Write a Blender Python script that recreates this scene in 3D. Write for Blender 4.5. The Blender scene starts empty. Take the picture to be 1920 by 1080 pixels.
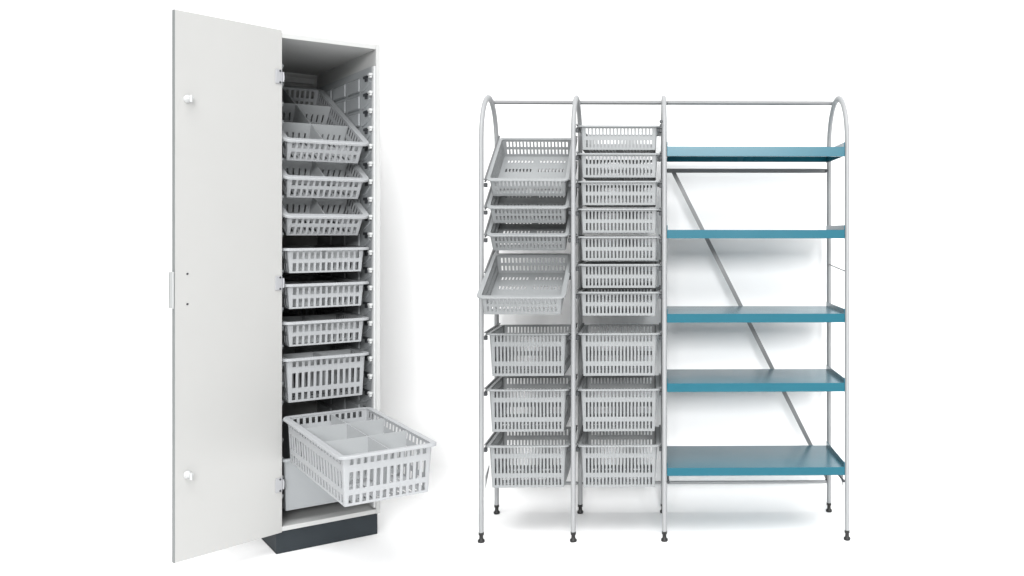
import bpy, math, random
from mathutils import Vector, Matrix
random.seed(7)
R = math.radians
scene = bpy.context.scene
COL = scene.collection

# ---------------------------------------------------------------- materials
def mat(name, col, rough=0.5, metal=0.0, var=0.05, scale=9.0, bump=0.0, bscale=300.0, coat=0.0, spec=0.5):
    m = bpy.data.materials.new(name); m.use_nodes = True
    nt = m.node_tree; N = nt.nodes; L = nt.links
    b = N['Principled BSDF']
    tc = N.new('ShaderNodeTexCoord')
    nz = N.new('ShaderNodeTexNoise'); nz.inputs['Scale'].default_value = scale; nz.inputs['Detail'].default_value = 6
    L.new(tc.outputs['Object'], nz.inputs['Vector'])
    mr = N.new('ShaderNodeMapRange'); mr.inputs[3].default_value = 1 - var; mr.inputs[4].default_value = 1 + var
    L.new(nz.outputs['Fac'], mr.inputs[0])
    mx = N.new('ShaderNodeVectorMath'); mx.operation = 'SCALE'; mx.inputs[0].default_value = col
    L.new(mr.outputs[0], mx.inputs['Scale']); L.new(mx.outputs[0], b.inputs['Base Color'])
    rr = N.new('ShaderNodeMapRange'); rr.inputs[3].default_value = max(0.02, rough - 0.06); rr.inputs[4].default_value = min(1, rough + 0.06)
    L.new(nz.outputs['Fac'], rr.inputs[0]); L.new(rr.outputs[0], b.inputs['Roughness'])
    b.inputs['Metallic'].default_value = metal
    b.inputs['Specular IOR Level'].default_value = spec
    b.inputs['Coat Weight'].default_value = coat
    if bump:
        n2 = N.new('ShaderNodeTexNoise'); n2.inputs['Scale'].default_value = bscale; n2.inputs['Detail'].default_value = 3
        L.new(tc.outputs['Object'], n2.inputs['Vector'])
        bp = N.new('ShaderNodeBump'); bp.inputs['Strength'].default_value = bump; bp.inputs['Distance'].default_value = 0.002
        L.new(n2.outputs['Fac'], bp.inputs['Height']); L.new(bp.outputs[0], b.inputs['Normal'])
    return m

M_BACK = mat('white_studio_paper', (0.93, 0.93, 0.93), 0.9, var=0.005, spec=0.1)
M_DOOR = mat('white_melamine', (0.385, 0.385, 0.377), 0.5, var=0.02, scale=3, bump=0.05, bscale=220)
M_CARC = mat('carcass_melamine', (0.43, 0.435, 0.43), 0.5, var=0.015, scale=3)
M_EDGE = mat('grey_edge_band', (0.17, 0.18, 0.18), 0.5)
M_PLIN = mat('anthracite_plinth', (0.026, 0.032, 0.037), 0.7, var=0.12, bump=0.1, spec=0.2)
M_GUIDE = mat('grey_guide_plastic', (0.29, 0.305, 0.315), 0.45, var=0.06)
M_BASK = mat('light_grey_basket_plastic', (0.315, 0.325, 0.335), 0.45, var=0.03, bump=0.04)
M_BASKR = mat('pale_grey_basket_plastic', (0.235, 0.245, 0.250), 0.45, var=0.04, bump=0.04)
M_DIV = mat('divider_plastic', (0.33, 0.343, 0.35), 0.45, var=0.03)
M_BIN = mat('grey_bin_plastic', (0.27, 0.283, 0.292), 0.5, var=0.03)
M_WHITE = mat('white_hook_plastic', (0.46, 0.47, 0.47), 0.4)
M_BLACK = mat('black_rubber', (0.008, 0.008, 0.008), 0.5)
M_DARK = mat('dark_grey_plastic', (0.03, 0.033, 0.037), 0.5)
M_FRAME = mat('silver_grey_tube', (0.29, 0.297, 0.303), 0.55, metal=0.1, var=0.04, scale=5)
M_RAIL = mat('grey_steel_rail', (0.13, 0.134, 0.138), 0.42, metal=0.3, var=0.05)
M_STRIP = mat('galvanised_strip', (0.19, 0.193, 0.196), 0.45, metal=0.2, var=0.06)
M_TEAL = mat('teal_lacquered_steel', (0.003, 0.092, 0.132), 0.25, var=0.08, scale=4, spec=0.36, coat=0.0)
M_SCREW = mat('screw_steel', (0.07, 0.07, 0.075), 0.35, metal=0.6)

# ---------------------------------------------------------------- mesh builder
class MB:
    def __init__(s): s.v = []; s.f = []; s.m = []; s.sm = []
    def add(s, vs, fs, mi=0, smooth=False):
        o = len(s.v); s.v += [tuple(p) for p in vs]
        for q in fs: s.f.append([o + i for i in q]); s.m.append(mi); s.sm.append(smooth)
    def box(s, a, b, mi=0, T=None, bev=0.0):
        (x0, y0, z0), (x1, y1, z1) = a, b
        if bev <= 0:
            vs = [Vector(p) for p in ((x0,y0,z0),(x1,y0,z0),(x1,y1,z0),(x0,y1,z0),(x0,y0,z1),(x1,y0,z1),(x1,y1,z1),(x0,y1,z1))]
            fs = [(0,3,2,1),(4,5,6,7),(0,1,5,4),(1,2,6,5),(2,3,7,6),(3,0,4,7)]
        else:
            # chamfered box
            c = bev; vs = []; idx = {}
            for i, x in enumerate((x0, x1)):
                for j, y in enumerate((y0, y1)):
                    for k, z in enumerate((z0, z1)):
                        sx = 1 - 2*i; sy = 1 - 2*j; sz = 1 - 2*k
                        for ax, p in enumerate(((x, y+sy*c, z+sz*c), (x+sx*c, y, z+sz*c), (x+sx*c, y+sy*c, z))):
                            idx[(i,j,k,ax)] = len(vs); vs.append(Vector(p))
            fs = []
            def g(i,j,k,a): return idx[(i,j,k,a)]
            for i in (0,1):
                q = [g(i,0,0,0),g(i,1,0,0),g(i,1,1,0),g(i,0,1,0)]; fs.append(q if i else q[::-1])
                q = [g(0,i,0,1),g(1,i,0,1),g(1,i,1,1),g(0,i,1,1)]; fs.append(q[::-1] if i else q)
                q = [g(0,0,i,2),g(1,0,i,2),g(1,1,i,2),g(0,1,i,2)]; fs.append(q if i else q[::-1])
            for j in (0,1):
                for k in (0,1):
                    fs.append([g(0,j,k,1),g(1,j,k,1),g(1,j,k,2),g(0,j,k,2)])
                    fs.append([g(j,0,k,0),g(j,1,k,0),g(j,1,k,2),g(j,0,k,2)])
                    fs.append([g(j,k,0,0),g(j,k,1,0),g(j,k,1,1),g(j,k,0,1)])
            for i in (0,1):
                for j in (0,1):
                    for k in (0,1): fs.append([g(i,j,k,0),g(i,j,k,1),g(i,j,k,2)])
        if T is not None: vs = [T @ p for p in vs]
        s.add(vs, fs, mi)
    def tube(s, path, ra, rb=None, n=12, side=None, mi=0, closed=False, cap=True):
        """sweep an ellipse (ra along `side`, rb along the other normal) along a path"""
        rb = rb or ra; P = [Vector(p) for p in path]; rings = []
        for i, p in enumerate(P):
            t = (P[min(i+1, len(P)-1)] - P[max(i-1, 0)]).normalized()
            sd = Vector(side) if side is not None else (Vector((0,0,1)) if abs(t.z) < .9 else Vector((1,0,0)))
            a = (sd - t * sd.dot(t)).normalized(); b = t.cross(a)
            rings.append([p + a*ra*math.cos(2*math.pi*k/n) + b*rb*math.sin(2*math.pi*k/n) for k in range(n)])
        vs = [q for r in rings for q in r]; fs = []
        for i in range(len(P)-1):
            for k in range(n): fs.append((i*n+k, i*n+(k+1)%n, (i+1)*n+(k+1)%n, (i+1)*n+k))
        s.add(vs, fs, mi, True)
        if cap:
            s.add(rings[0], [list(range(n))[::-1]], mi); s.add(rings[-1], [list(range(n))], mi)
    def lathe(s, base, prof, axis=(0,0,1), n=20, mi=0):
        ax = Vector(axis).normalized(); u = ax.orthogonal().normalized(); w = ax.cross(u); base = Vector(base)
        vs = []; fs = []
        for r, h in prof:
            for k in range(n):
                a = 2*math.pi*k/n; vs.append(base + ax*h + u*r*math.cos(a) + w*r*math.sin(a))
        for i in range(len(prof)-1):
            for k in range(n): fs.append((i*n+k, i*n+(k+1)%n, (i+1)*n+(k+1)%n, (i+1)*n+k))
        s.add(vs, fs, mi, True)
        s.add(vs[:n], [list(range(n))[::-1]], mi); s.add(vs[-n:], [list(range(n))], mi)
    def plate(s, pos, ncol, nrow, hole, closed=False, mi=0):
        """perforated solid sheet. pos(i,j,layer)->point; hole(i,j)->bool for the cell"""
        C = ncol if closed else ncol + 1
        def vid(i, j, l): return (((i % C) * (nrow+1)) + j) * 2 + l
        vs = [pos(i, j, l) for i in range(C) for j in range(nrow+1) for l in (0, 1)]
        solid = lambda i, j: (0 <= j < nrow) and (closed or 0 <= i < ncol) and not hole(i % ncol, j)
        fs = []
        for i in range(ncol):
            for j in range(nrow):
                if not solid(i, j): continue
                a, b, c, d = (i,j), (i+1,j), (i+1,j+1), (i,j+1)
                fs.append([vid(*q, 0) for q in (a, b, c, d)]); fs.append([vid(*q, 1) for q in (d, c, b, a)])
                for (p, q), nb in (((a,b),(i,j-1)), ((b,c),(i+1,j)), ((c,d),(i,j+1)), ((d,a),(i-1,j))):
                    if not solid(*nb): fs.append([vid(*q,0), vid(*p,0), vid(*p,1), vid(*q,1)])
        s.add(vs, fs, mi)
    def mesh(s, name, mats):
        me = bpy.data.meshes.new(name); me.from_pydata([tuple(p) for p in s.v], [], s.f)
        for m in (mats if isinstance(mats, (list, tuple)) else [mats]): me.materials.append(m)
        me.polygons.foreach_set('material_index', s.m); me.polygons.foreach_set('use_smooth', s.sm)
        me.update()
        return me
    def build(s, name, mats, parent=None, loc=None, fix=True):
        me = s.mesh(name, mats)
        if fix:
            import bmesh
            bm = bmesh.new(); bm.from_mesh(me); bmesh.ops.recalc_face_normals(bm, faces=bm.faces); bm.to_mesh(me); bm.free()
        return link(name, me, parent, loc)
def link(name, me, parent=None, loc=None):
    o = bpy.data.objects.new(name, me); COL.objects.link(o)
    if parent is not None: o.parent = parent
    if loc is not None: o.location = loc
    return o
def thing(name, label, cat, loc=(0,0,0), rot=(0,0,0), group=None):
    o = bpy.data.objects.new(name, None); COL.objects.link(o); o.empty_display_size = .05
    o.location = loc; o.rotation_euler = rot; o['label'] = label; o['category'] = cat
    if group: o['group'] = group
    return o

# ---------------------------------------------------------------- the place
CAMH = 1.3609
cam = bpy.data.cameras.new('camera'); co = bpy.data.objects.new('camera', cam); COL.objects.link(co)
co.location = (0, 0, CAMH); co.rotation_euler = (R(90), 0, 0)
cam.sensor_width = 36; cam.lens = 1713.8/1920*36
cam.shift_x = -(1250.92-960)/1920; cam.shift_y = -(540-434.93)/1920
cam.clip_start = 0.05; cam.clip_end = 100
scene.camera = co

# white studio sweep: floor and a paper backdrop that bends forward behind the rack
def smooth_path(ctrl, n=14):
    P = [ctrl[0]] + list(ctrl) + [ctrl[-1]]; out = []
    for i in range(1, len(P)-2):
        p0, p1, p2, p3 = P[i-1], P[i], P[i+1], P[i+2]
        for k in range(n):
            t = k/n
            out.append(tuple(.5*((2*b) + (-a+c)*t + (2*a-5*b+4*c-d)*t*t + (-a+3*b-3*c+d)*t**3) for a, b, c, d in zip(p0, p1, p2, p3)))
    out.append(ctrl[-1]); return out
fl = MB(); fl.box((-14, -9, -0.05), (14, 9, 0)); o = fl.build('floor', M_BACK); o['kind'] = 'structure'
wp = smooth_path([(-13, 5.6), (-6, 5.3), (-2.6, 5.05), (-1.55, 4.93), (-1.0, 4.66), (-.5, 4.58), (1.2, 4.60), (4, 4.66), (13, 4.9)])
w = MB(); prof = [(0.36*(1-math.sin(a)), 0.36*(1-math.cos(a))) for a in [i*math.pi/2/8 for i in range(9)]]
prof = [(-p0, p1+.001) for p0, p1 in prof]
cols = []
for (x, y) in wp:
    cols.append([(x, y - .0 + (d*0.4 if True else 0), z*0.4) for d, z in prof] + [(x, y, 7.0)])
nn = len(cols[0])
w.add([p for c in cols for p in c], [(i*nn+j, (i+1)*nn+j, (i+1)*nn+j+1, i*nn+j+1) for i in range(len(cols)-1) for j in range(nn-1)], 0, True)
o = w.build('wall', M_BACK, fix=False); o['kind'] = 'structure'

# ---------------------------------------------------------------- baskets
def rr_perimeter(x0, x1, y0, y1, r, cutsx, cutsy, narc=4):
    """closed rounded rectangle, list of (x,y,nx,ny); cutsx/cutsy = cut positions along the straights"""
    out = []; fl = []
    def arc(cx, cy, a0):
        for k in range(1, narc):
            a = a0 + k*(math.pi/2)/narc; out.append((cx + r*math.cos(a), cy + r*math.sin(a), math.cos(a), math.sin(a))); fl.append(False)
    def run(pts, flags):
        for p, f in zip(pts, flags): out.append(p); fl.append(f)
    cx, fx = cutsx; cy, fy = cutsy
    run([(c, y0, 0, -1) for c in cx], fx + [False]); arc(x1-r, y0+r, -math.pi/2)
    run([(x1, c, 1, 0) for c in cy], fy + [False]); arc(x1-r, y1-r, 0)
    run([(c, y1, 0, 1) for c in cx[::-1]], fx[::-1] + [False]); arc(x0+r, y1-r, math.pi/2)
    run([(x0, c, -1, 0) for c in cy[::-1]], fy[::-1] + [False]); arc(x0+r, y0+r, math.pi)
    return out, fl
def slot_cuts(a, b, n, frac):
    p = (b-a)/n; c = [a]; f = []
    for i in range(n):
        c.append(a + p*(i+.5-frac/2)); f.append(False); c.append(a + p*(i+.5+frac/2)); f.append(True)
    c.append(b); f.append(False)
    return c, f

def basket_meshes(key, W, L, H, rimw, taper, nx, ny, rows, frac, floor_groups, m, t=.0028, lip=.011):
    """origin: middle of the front rim edge, top of the rim; y runs to the back"""
    x0, x1, y0, y1 = -W/2+rimw, W/2-rimw, rimw, L-rimw; r = .014
    per, fl = rr_perimeter(x0, x1, y0, y1, r, slot_cuts(x0+r+.006, x1-r-.006, nx, frac), slot_cuts(y0+r+.006, y1-r-.006, ny, frac))
    zc = [-.003]; zf = []
    for a, b in rows: zc += [-a*H, -b*H]; zf += [False, True]
    zc.append(-H); zf.append(False)
    def pos(i, j, l):
        x, y, nx_, ny_ = per[i]; k = -(taper*(-zc[j]/H) + t*l)
        return (x+nx_*k, y+ny_*k, zc[j])
    b = MB(); b.plate(pos, len(per), len(zc)-1, lambda i, j: fl[i] and zf[j], closed=True)
    # perforated floor
    fx0, fx1, fy0, fy1 = x0+taper+t*.5, x1-taper-t*.5, y0+taper+t*.5, y1-taper-t*.5
    gx, gy = floor_groups[:2]; gfr = floor_groups[2] if len(floor_groups) > 2 else .6
    cx = [fx0]; fxl = []; mid = (fx0+fx1)/2
    for h0, h1 in ((fx0+.02, mid-.012), (mid+.012, fx1-.02)):
        c, f = slot_cuts(h0, h1, gx, .5); fxl.append(False); cx += c; fxl += f
    fxl.append(False); cx.append(fx1)
    c, f = slot_cuts(fy0+.012, fy1-.012, gy, gfr); cy = [fy0]+c+[fy1]; fyl = [False]+f+[False]
    b.plate(lambda i, j, l: (cx[i], cy[j], -H+.004-.0025*l), len(cx)-1, len(cy)-1, lambda i, j: fxl[i] and fyl[j])
    # stiffening bands just proud of the wall between the slot rows
    body = b.mesh(key+'_body', m)
    # rim
    rb = MB()
    per2, _ = rr_perimeter(x0+.002, x1-.002, y0+.002, y1-.002, r, ([x0+r+.003, x1-r-.003], [False]), ([y0+r+.003, y1-r-.003], [False]), 5)
    ro = rimw+.002
    pf = [(-.003, -.0005), (-.002, .0), (ro-.002, 0), (ro, -.002), (ro, -lip), (ro-.003, -lip), (ro-.003, -.005), (-.003, -.005)]
    n = len(per2); k = len(pf)
    vs = [(x+a*q, y+c*q, z) for (x, y, a, c) in per2 for (q, z) in pf]
    rb.add(vs, [(i*k+j, ((i+1) % n)*k+j, ((i+1) % n)*k+(j+1) % k, i*k+(j+1) % k) for i in range(n) for j in range(k)])
    rim = rb.mesh(key+'_rim', m)
    import bmesh
    for me in (body, rim):
        bm = bmesh.new(); bm.from_mesh(me); bmesh.ops.recalc_face_normals(bm, faces=bm.faces); bm.to_mesh(me); bm.free()
    return body, rim

def divider_mesh(key, w, h, slits, horizontal=True, slit_len=.5, taper=.012):
    """upright plate with narrow slits in its lower half; centred, top at z=0"""
    b = MB()
    c, f = slot_cuts(-w/2+.012, w/2-.012, slits, .28); cu = [-w/2]+c+[w/2]; fu = [False]+f+[False]
    zc = [0, -h*(1-slit_len), -h*.92, -h]; zf = [False, True, False]
    def pos(i, j, l):
        u = cu[i]*(1-taper/(w/2)*(-zc[j]/h)); th = (l-.5)*.0026
        return (u, th, zc[j]) if horizontal else (th, u, zc[j])
    b.plate(pos, len(cu)-1, 3, lambda i, j: fu[i] and zf[j])
    me = b.mesh(key, M_DIV); return me

# ================================================================ THE CABINET
CW, CYAW = 0.4388, R(37.4715)
CPOS = (-1.6496, 3.8570, 0)
CF = -0.018          # front plane of the carcass
CD = 0.88            # back of the carcass
ZB, ZT = 0.0972, 2.2022
cab = thing('cabinet', 'tall white cabinet with its door swung open, on a dark grey plinth', 'cabinet', CPOS, (0, 0, CYAW))
TH = .018
b = MB(); b.box((0, 0, 0), (CW-.0054, CD-.03, ZB-.001), bev=.0015); b.build('plinth', M_PLIN, cab)
b = MB(); b.box((CW-TH, CF, ZB), (CW, CD, ZT), bev=.001); b.build('side_panel', M_CARC, cab)
b = MB(); b.box((0, .006, ZB), (TH, CD, ZT), bev=.001); b.build('side_panel', M_CARC, cab)
b = MB(); b.box((TH+.0005, CF+.0015, ZT-.022), (CW-TH-.0005, CD, ZT-.001), bev=.001); b.build('top_panel', M_CARC, cab)
b = MB(); b.box((TH+.0005, CF+.0015, ZB+.001), (CW-TH-.0005, CD, ZB+.020), bev=.001); b.build('bottom_panel', M_CARC, cab)
b = MB(); b.box((TH+.001, CD-.03, ZB+.021), (CW-TH-.001, CD-.022, ZT-.023)); b.build('back_panel', M_CARC, cab)
b = MB(); b.box((TH+.02, CD-.05, 2.128), (CW-TH-.02, CD-.031, 2.160), bev=.002); b.build('back_rail', M_WHITE, cab)

# moulded guide panels with runner hooks
GT = 2.108; LEV = [2.066-.0795*k for k in range(25)]
def guide(side):
    s = 1 if side > 0 else -1
    xw = CW-TH-.0008 if s > 0 else TH+.0008
    b = MB()
    def bx(d0, d1, y0, y1, z0, z1, bev=0.0, mi=0):
        xs = sorted((xw-s*d0, xw-s*d1)); b.box((xs[0], y0, z0), (xs[1], y1, z1), mi, bev=bev)
    bx(0, .007, .012, CD-.06, .135, GT)
    for z in LEV:
        if z < .2: continue
        # moulded pads between the runner grooves, and a short curved lead-in at the front
        for ya, yb in ((.165, .335), (.365, .545), (.575, .745)):
            bx(.0072, .0155, ya, yb, z-.058, z+.006, .0060)
        pts = [(xw-s*.007, .035+.11*k/8, z-.022-.034*math.sin((k/8)*math.pi*.55)) for k in range(9)]
        b.tube(pts, .006, .005, 8, side=(0, 0, 1))
    g = b.build('guide_panel', M_GUIDE, cab)
    if s > 0:
        e = MB(); xs = sorted((xw-s*.0002, xw-s*.010))
        e.box((xs[0], CF+.002, .125), (xs[1], .011, GT-.003), bev=.001); e.build('guide_edge', M_WHITE, g)
    for z in LEV:
        if z < .2: continue
        h = MB()
        o0 = .0105 if s > 0 else .0075
        xs = sorted((xw-s*o0, xw-s*(o0+(.0155 if s > 0 else .007))))
        h.box((xs[0], -.008 if s > 0 else .014, z-.004), (xs[1], .020, z+.008), 0, bev=.002)
        h.box((xs[0]+.002, -.006 if s > 0 else .015, z-.013), (xs[1]-.002, .014 if s > 0 else .019, z-.0045), 0, bev=.0015)
        xs = sorted((xw-s*.0071, xw-s*.0120))
        h.box((xs[0], .042, z-.004), (xs[1], .120, z+.009), 1, bev=.0022)  # raised dark blocks, their colour standing in for shade inside the panel notches
        h.box((xs[0]+.0006, .066, z-.019), (xs[1]-.0006, .100, z-.0043), 1, bev=.0018)
        h.build('runner_hook', [M_WHITE if s > 0 else M_GUIDE, M_DARK], g)
guide(1); guide(-1)

# door, hinged on the left edge and swung 163 degrees open
DW, DA = 0.4449, R(196.852)
dn = bpy.data.objects.new('door', None)
dT = Matrix.Translation((.0190, CF, 0)) @ Matrix.Rotation(DA, 4, 'Z')   # local +x along the door, +y towards the viewer side
Z0, Z1 = .0942, 2.2124
b = MB(); b.box((0, 0-.018, Z0), (DW-.001, 0, Z1), 0, bev=.0012)
# the viewer is on +y of this frame if the y axis points to the front
front = (dT.to_3x3() @ Vector((0, 1, 0))).y < 0
sg = 1 if front else -1
b = MB(); b.box((0, min(0, -sg*.018), Z0), (DW-.0015, max(0, -sg*.018), Z1), 0, bev=.001)
door = b.build('door', M_DOOR, cab); door.matrix_local = dT
b = MB(); b.box((DW-.0013, min(sg*.0004, -sg*.0184), Z0), (DW, max(sg*.0004, -sg*.0184), Z1)); b.build('edge_band', M_EDGE, door)
def knob(z):
    k = MB(); k.lathe((.396, sg*.0005, z), [(.0155, 0), (.0155, .005), (.011, .007), (.0105, .022), (.009, .026)], (0, sg, 0), 20)
    k.box((.396-.0025, min(sg*.026, sg*.036), z-.016), (.396+.0045, max(sg*.026, sg*.036), z+.012), bev=.0015)
    k.lathe((.390, sg*.022, z+.004), [(.004, 0), (.004, .007)], (0, sg, 0), 10)
    k.build('lock_knob', M_WHITE, door)
knob(1.875); knob(.423)
for z in (1.199, 1.082):
    k = MB(); k.lathe((.396, sg*.0003, z), [(.0042, 0), (.0042, .0012), (.0025, .0018)], (0, sg, 0), 12); k.build('screw', M_SCREW, door)
k = MB()
k.box((DW-.012, min(-sg*.0195, -sg*.034), 1.067), (DW+.007, max(-sg*.0195, -sg*.034), 1.209), bev=.003)
k.box((DW+.0006, min(-sg*.030, sg*.0015), 1.067), (DW+.007, max(-sg*.030, sg*.0015), 1.209), bev=.002)
k.build('handle', mat('handle_plastic', (.36, .37, .37), .4), door)
for z in (2.014, 1.146, .297):
    h = MB(); h.box((.002, min(sg*.0003, sg*.006), z-.030), (.032, max(sg*.0003, sg*.006), z+.030), bev=.0015)
    h.tube([(-.003, sg*.004, z-.020), (-.003, sg*.004, z+.020)], .0042, n=10)
    h.box((-.010, min(0, sg*.005), z-.012), (-.004, max(0, sg*.005), z+.012), bev=.0015)
    hg = h.build('hinge', M_STRIP if False else mat('hinge_metal', (.33, .335, .35), .4, metal=.1), door)
    for dz in (-.024, .024):
        k = MB(); k.lathe((.012, sg*.0061, z+dz), [(.0046, 0), (.0046, .001), (.003, .0016)], (0, sg, 0), 10); k.build('screw', M_SCREW, hg)

# cabinet baskets
XC = (.0205+.4012)/2; BW = .376
SH = .107
ROWS2 = [(.11, .44), (.60, .93)]
ROWS3 = [(.065, .20), (.34, .68), (.79, .95)]
CG = 'baskets hanging in the white cabinet'
cb_sh = basket_meshes('cabinet_shallow', BW, .78, SH, .022, .012, 12, 22, ROWS2, .60, (6, 9), M_BASK)
cb_dp = basket_meshes('cabinet_deep', BW, .76, .190, .018, .012, 12, 19, ROWS3, .56, (6, 9), M_BASK)
dv_x = divider_mesh('cross_divider', .322, SH*.86, 11)
dv_y = divider_mesh('long_divider', .73, SH*.84, 1, False, slit_len=.06)
dv_xd = divider_mesh('cross_divider_deep', .335, .165, 11, slit_len=.55)
dv_yd = divider_mesh('long_divider_deep', .71, .160, 26, False, slit_len=.62)
def c2w(x, y, z): 
    c, s = math.cos(CYAW), math.sin(CYAW); return (CPOS[0]+c*x-s*y, CPOS[1]+s*x+c*y, z)
def cab_basket(label, z, y=CF, tilt=0, deep=False, cross=(), longs=(), x=XC):
    t = thing('storage_basket', label, 'basket', c2w(x, y, z), (R(tilt), R(random.uniform(-.1, .1)), CYAW+R(random.uniform(-.12, .12))), CG)
    body, rim = cb_dp if deep else cb_sh
    link('basket_body', body, t); link('rim', rim, t)
    for yy in cross: link('divider', dv_xd if deep else dv_x, t, (0, yy, -.005 if deep else -.010))
    for xx, yy in longs: link('divider', dv_yd if deep else dv_y, t, (xx, yy, -.007 if deep else -.012))
    return t
Lh = [(0, .39)]
cab_basket('tilted slotted basket at the top of the white cabinet, its dividers in full view', 1.752, tilt=25.5, cross=(.255, .53), longs=[(-.005, .39)])
cab_basket('tilted slotted basket with dividers in the cabinet, between two other tilted ones', 1.592, tilt=25.5, cross=(.25, .50), longs=Lh)
cab_basket('lowest of the tilted baskets in the cabinet, just over a dark empty gap', 1.428, tilt=25.5, cross=(.25, .50), longs=Lh)
cab_basket('shallow level basket in the cabinet, just under the dark empty gap', 1.292, cross=(.10,), longs=Lh)
cab_basket('middle one of three shallow level baskets in the cabinet', 1.139, cross=(.10, .4), longs=Lh)
cab_basket('lowest shallow level basket in the cabinet, right above the deep pushed-in basket', .978, cross=(.10, .4), longs=Lh)
cab_basket('deep slotted basket pushed into the cabinet, above the pulled-out one', .822, deep=True, cross=(.22, .5), longs=[(0, .38)])
cab_basket('deep slotted basket with white dividers pulled far out of the cabinet', .557, y=-.775, tilt=1.9, deep=True, cross=(.27, .52), longs=[(.01, .38)], x=.2035)
# solid grey bin under the pulled-out basket
bn = thing('storage_bin', 'smooth solid grey bin at the bottom of the cabinet, under the pulled-out basket', 'bin', c2w(XC, CF+.03, .392), (0, 0, CYAW))
def open_box(W, L, H, taper, t, m, name, parent):
    r = .012; per, _ = rr_perimeter(-W/2, W/2, 0, L, r, ([-W/2+r, W/2-r], [False]), ([r, L-r], [False]), 5)
    b = MB(); zs = [0, -H]
    b.plate(lambda i, j, l: (per[i][0]-per[i][2]*(taper*j+t*l), per[i][1]-per[i][3]*(taper*j+t*l), zs[j]), len(per), 1, lambda i, j: False, closed=True)
    b.box((-W/2+taper+.001, taper+.001, -H+.0005), (W/2-taper-.001, L-taper-.001, -H+.004))
    return b.build(name, m, parent)
open_box(.352, .72, .222, .010, .003, M_BIN, 'bin_body', bn)
b = MB(); per, _ = rr_perimeter(-.176, .176, 0, .72, .012, ([-.164, .164], [False]), ([.012, .708], [False]), 5)
pf = [(-.003, .003), (.011, .003), (.013, .001), (.013, -.009), (.010, -.009), (.010, -.002), (-.003, -.002)]
n = len(per); k = len(pf)
b.add([(x+a*q, y+c*q, z) for (x, y, a, c) in per for (q, z) in pf], [(i*k+j, ((i+1) % n)*k+j, ((i+1) % n)*k+(j+1) % k, i*k+(j+1) % k) for i in range(n) for j in range(k)])
b.build('rim', M_BIN, bn)

# ================================================================ THE RACK
RYAW = R(1.132); RPOS = (0, 4.0248, 0)
rack = thing('storage_rack', 'wide silver tube rack with arched frames, basket columns and teal shelves', 'rack', RPOS, (0, 0, RYAW))
D = .4066
FX = [-.8155, -.4125, -.0120, .7955]
foot_mesh = None
for i, x in enumerate(FX):
    cz = 1.765; rz = .212; path = [(x, 0, .045)]
    path += [(x, 0, z) for z in (.5, 1.0, 1.5)] + [(x, D/2-D/2*math.cos(a), cz+rz*math.sin(a)) for a in [k*math.pi/22 for k in range(23)]]
    path += [(x, D, z) for z in (1.5, 1.0, .5, .045)]
    b = MB(); b.tube(path, .0108, .0150, 14, side=(1, 0, 0))
    fr = b.build('arched_frame', M_FRAME, rack)
    for y in (0, D):
        f = MB(); f.lathe((x, y, 0), [(.0135, 0), (.0150, .003), (.0150, .010), (.009, .016), (.0085, .030), (.0118, .032), (.0118, .044)], (0, 0, 1), 18)
        f.build('foot', M_BLACK, fr)
def bar(name, x0, x1, y, z, hy, hz, m):
    b = MB(); b.box((x0, y-hy, z-hz), (x1, y+hy, z+hz), bev=min(hy, hz)*.5); return b.build(name, m, rack)
gaps = [(FX[i]+.011, FX[i+1]-.011) for i in range(3)]
for x0, x1 in gaps:
    b = MB(); b.tube([(x0-.008, .30, 1.972), (x1+.008, .30, 1.972)], .0098, n=12); b.build('top_bar', M_STRIP, rack)
bar('rear_bar', gaps[2][0], gaps[2][1], D, 1.658, .008, .010, M_STRIP)
for x0, x1 in gaps: bar('rear_bar', x0, x1, D, .146, .007, .007, M_FRAME)
for x, y, z in [(gaps[2][0]+.004, D-.013, 1.658), (gaps[2][1]-.004, D-.013, 1.658), (gaps[2][0]+.003, .285, 1.966), (gaps[1][1]-.003, -.012, 1.845)]:
    b = MB(); b.lathe((x, y, z), [(.0075, 0), (.0075, .006), (.005, .008)], (0, -1, 0), 12); b.build('bolt', M_DARK, rack)
# brace: flat strip behind the shelves
b = MB(); p, q = Vector((.037, D+.018, 1.656)), Vector((.795, D+.018, .150)); dd = (q-p).normalized(); nn_ = dd.cross(Vector((0, 1, 0)))
vs = [c + nn_*sx*.0095 + Vector((0, sy*.0025, 0)) for c in (p, q) for sx, sy in ((-1,-1),(1,-1),(1,1),(-1,1))]
b.add(vs, [(0,1,2,3),(7,6,5,4),(0,4,5,1),(1,5,6,2),(2,6,7,3),(3,7,4,0)]); b.build('diagonal_brace', M_STRIP, rack)
for x, z in ((.037, 1.656), (.785, .150)):
    b = MB(); b.lathe((x, D+.012, z), [(.008, 0), (.008, .006)], (0, -1, 0), 12); b.build('bolt', M_DARK, rack)
for x in (gaps[2][0]+.006, gaps[2][1]-.006):
    b = MB(); b.tube([(x, .004, .262), (x, D-.01, .262)], .005, n=8); b.build('side_tie', M_STRIP, rack)
    b = MB(); b.lathe((x, -.010, .262), [(.006, 0), (.006, .012)], (0, 1, 0), 10); b.build('bolt', M_DARK, rack)
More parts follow.
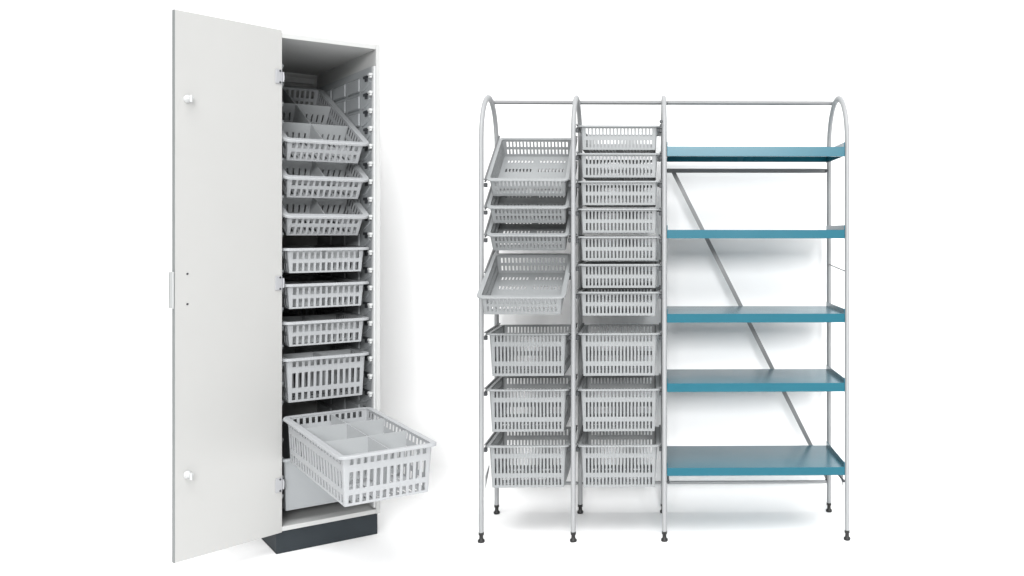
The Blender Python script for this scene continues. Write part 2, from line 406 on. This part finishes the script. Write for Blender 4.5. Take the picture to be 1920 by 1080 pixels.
# triangular gusset plates at the foot of the end frames
def gusset(x, s):
    b = MB(); pts = [(0, .235), (s*.020, .285), (s*.020, .250), (s*.004, .190)]
    pts = [(x, .010, .285), (x, .11, .312), (x, .11, .298), (x, .010, .225)]
    vs = [(px+dx, py, pz) for dx in (0, .003) for px, py, pz in pts]
    b.add(vs, [(0,1,2,3),(7,6,5,4),(0,4,5,1),(1,5,6,2),(2,6,7,3),(3,7,4,0)]); b.build('gusset_plate', M_WHITE, rack)
gusset(FX[0]+.0135, 1); gusset(FX[3]-.0165, -1)
b = MB(); b.tube([(FX[3]-.006, .006, 1.187), (FX[3]-.006, D-.01, 1.205)], .003, n=8); b.build('side_tie', M_STRIP, rack)

# teal shelves: trays with a folded front lip and raised side flanges
SHZ = [(1.7365, 1.6945), (1.3700, 1.3325), (1.0005, .9620), (.6950, .6570), (.3235, .2880)]
for zt, zb in SHZ:
    x0, x1 = gaps[2][0]+.0015, gaps[2][1]-.0015; y0, y1 = -.008, D-.006
    b = MB()
    b.box((x0, y0+.0022, zt-.0018), (x1, y1, zt), 0)                     # top sheet
    b.box((x0, y0, zb), (x1, y0+.002, zt+.0002), 0, bev=.0006)           # front lip
    b.box((x0, y1+.0002, zb+.006), (x1, y1+.0022, zt+.0002), 0)          # rear fold
    b.box((x0+.0002, y0+.003, zb), (x1-.0002, y0+.018, zb+.0015), 0)     # return under the lip
    sh = b.build('shelf', M_TEAL, rack)
    for xa, xb in ((x0-.0012, x0+.0012), (x1-.0022, x1+.0010)):
        f = MB(); f.box((xa, y0+.0005, zb+.001), (xb, y1-.0005, zt+.021), 0, bev=.0005); f.build('side_flange', M_TEAL, sh)

# rack baskets
RW = .372
RROW2 = [(.12, .44), (.60, .90)]
RROW3 = [(.05, .20), (.31, .66), (.77, .94)]
rb_sh = basket_meshes('rack_shallow', RW, .400, .106, .016, .008, 19, 18, RROW2, .48, (9, 4, .36), M_BASKR, t=.0024, lip=.007)
rb_tl = basket_meshes('rack_tilted', RW, .440, .092, .016, .008, 18, 19, [(.16, .44), (.58, .84)], .48, (8, 4, .34), M_BASKR, t=.0024, lip=.007)
rb_dp = basket_meshes('rack_deep', RW, .400, .190, .016, .012, 19, 18, RROW3, .48, (9, 4, .36), M_BASKR, t=.0024, lip=.007)
def r2w(x, y, z):
    c, s = math.cos(RYAW), math.sin(RYAW); return (RPOS[0]+c*x-s*y, RPOS[1]+s*x+c*y, z)
def rail(x, p0, p1):
    b = MB(); d = Vector((0, p1[0]-p0[0], p1[1]-p0[1])); L = d.length
    T = Matrix.Translation((x, p0[0], p0[1])) @ Matrix.Rotation(math.atan2(d.z, d.y), 4, 'X')
    b.box((-.0045, 0, .0105), (.0045, L, .0175), 0, T, bev=.0015); b.box((-.0045, .0005, .0015), (.0045, L*.98, .0025), 0, T)
    return b.build('slide_rail', M_RAIL, rack)
def clip(x, y, z):
    b = MB(); b.box((x-.007, y-.009, z-.010), (x+.007, y+.009, z+.009), bev=.002); return b.build('rail_clip', M_DARK, rack)
def rack_basket(label, col, z, kind, group, y=-.004, tilt=0):
    gx0, gx1 = gaps[col]
    xc = (gx0+gx1)/2
    t = thing('wire_slot_basket' if False else 'storage_basket', label, 'basket', r2w(xc, y, z), (R(tilt), R(random.uniform(-.12, .12)), RYAW+R(random.uniform(-.35, .35))), group)
    body, rim = {'s': rb_sh, 't': rb_tl, 'd': rb_dp}[kind]
    link('basket_body', body, t); link('rim', rim, t)
    return t
def rails(col, z, z1=None, y1=D-.012):
    gx0, gx1 = gaps[col]; z1 = z if z1 is None else z1
    for x in (gx0+.0052, gx1-.0052):
        rail(x, (.006, z-.010), (y1, z1-.010))
        clip(x, .020, z-.020); 
G1, G2, G3, G4 = 'tilted baskets in the left rack column', 'deep baskets in the left rack column', 'shallow baskets in the middle rack column', 'deep baskets in the middle rack column'
ta = 31
for z, lab in ((1.588, 'topmost tilted basket of the rack, open and empty under the arch of the left frame'),
               (1.467, 'tilted shallow basket in the left rack column, between two other tilted ones'),
               (1.345, 'tilted shallow basket in the left rack column, right above the pulled-out one')):
    rack_basket(lab, 0, z, 't', G1, tilt=ta); rails(0, z, z+.385*math.tan(R(ta)))
rack_basket('shallow basket pulled out of the left rack column, sloping forward past the posts', 0, 1.088, 't', G1, y=-.215, tilt=23.5)
rails(0, 1.180, 1.180+.385*math.tan(R(23.5)))
for z, lab in ((.915, 'top deep basket of the left rack column, just under the pulled-out basket'),
               (.669, 'middle deep basket of the left rack column'),
               (.422, 'bottom deep basket of the left rack column, above the bare legs')):
    rack_basket(lab, 0, z, 'd', G2); rails(0, z)
names = ['topmost shallow basket of the middle column of the rack, just under the top bar', 'second shallow basket from the top of the middle column of the rack',
         'third shallow basket from the top of the middle column of the rack', 'shallow basket at the centre of the seven in the middle column of the rack',
         'third shallow basket up from the deep baskets in the middle rack column', 'second shallow basket up from the deep baskets in the middle rack column',
         'shallow basket right above the deep baskets in the middle rack column']
for i, lab in enumerate(names):
    z = 1.830-.1221*i; rack_basket(lab, 1, z, 's', G3); rails(1, z)
for z, lab in ((.915, 'top deep basket of the middle rack column, beneath the shallow ones'),
               (.669, 'deep basket at the middle of three in the middle rack column'),
               (.422, 'bottom deep basket of the middle rack column')):
    rack_basket(lab, 1, z, 'd', G4); rails(1, z)

# ================================================================ LIGHT
world = bpy.data.worlds.new('World'); scene.world = world; world.use_nodes = True
bg = world.node_tree.nodes['Background']; bg.inputs[0].default_value = (1, 1, 1, 1); bg.inputs[1].default_value = 0.50
def area(name, loc, target, size, power, sy=None):
    l = bpy.data.lights.new(name, 'AREA'); l.shape = 'RECTANGLE'; l.size = size; l.size_y = sy or size; l.energy = power
    o = bpy.data.objects.new(name, l); COL.objects.link(o); o.location = loc
    o.rotation_euler = (Vector(target)-Vector(loc)).to_track_quat('-Z', 'Y').to_euler(); return o
area('key_softbox', (.9, -9.0, 4.4), (-.3, 4.2, 1.0), 5.0, 1400, 2.4)
area('added_floor_fill', (0, .9, 5.2), (0, 3.3, 0), 9.0, 210, 4.4).data.spread = R(85)  # added overhead fill lamp, put in to whiten the floor
vs = scene.view_settings
vs.view_transform = 'Standard'; vs.look = 'None'; vs.gamma = 1; vs.use_curve_mapping = False; vs.exposure = 0
scene.render.engine = 'CYCLES'
scene.cycles.max_bounces = 10; scene.cycles.diffuse_bounces = 5
scene.cycles.use_denoising = True
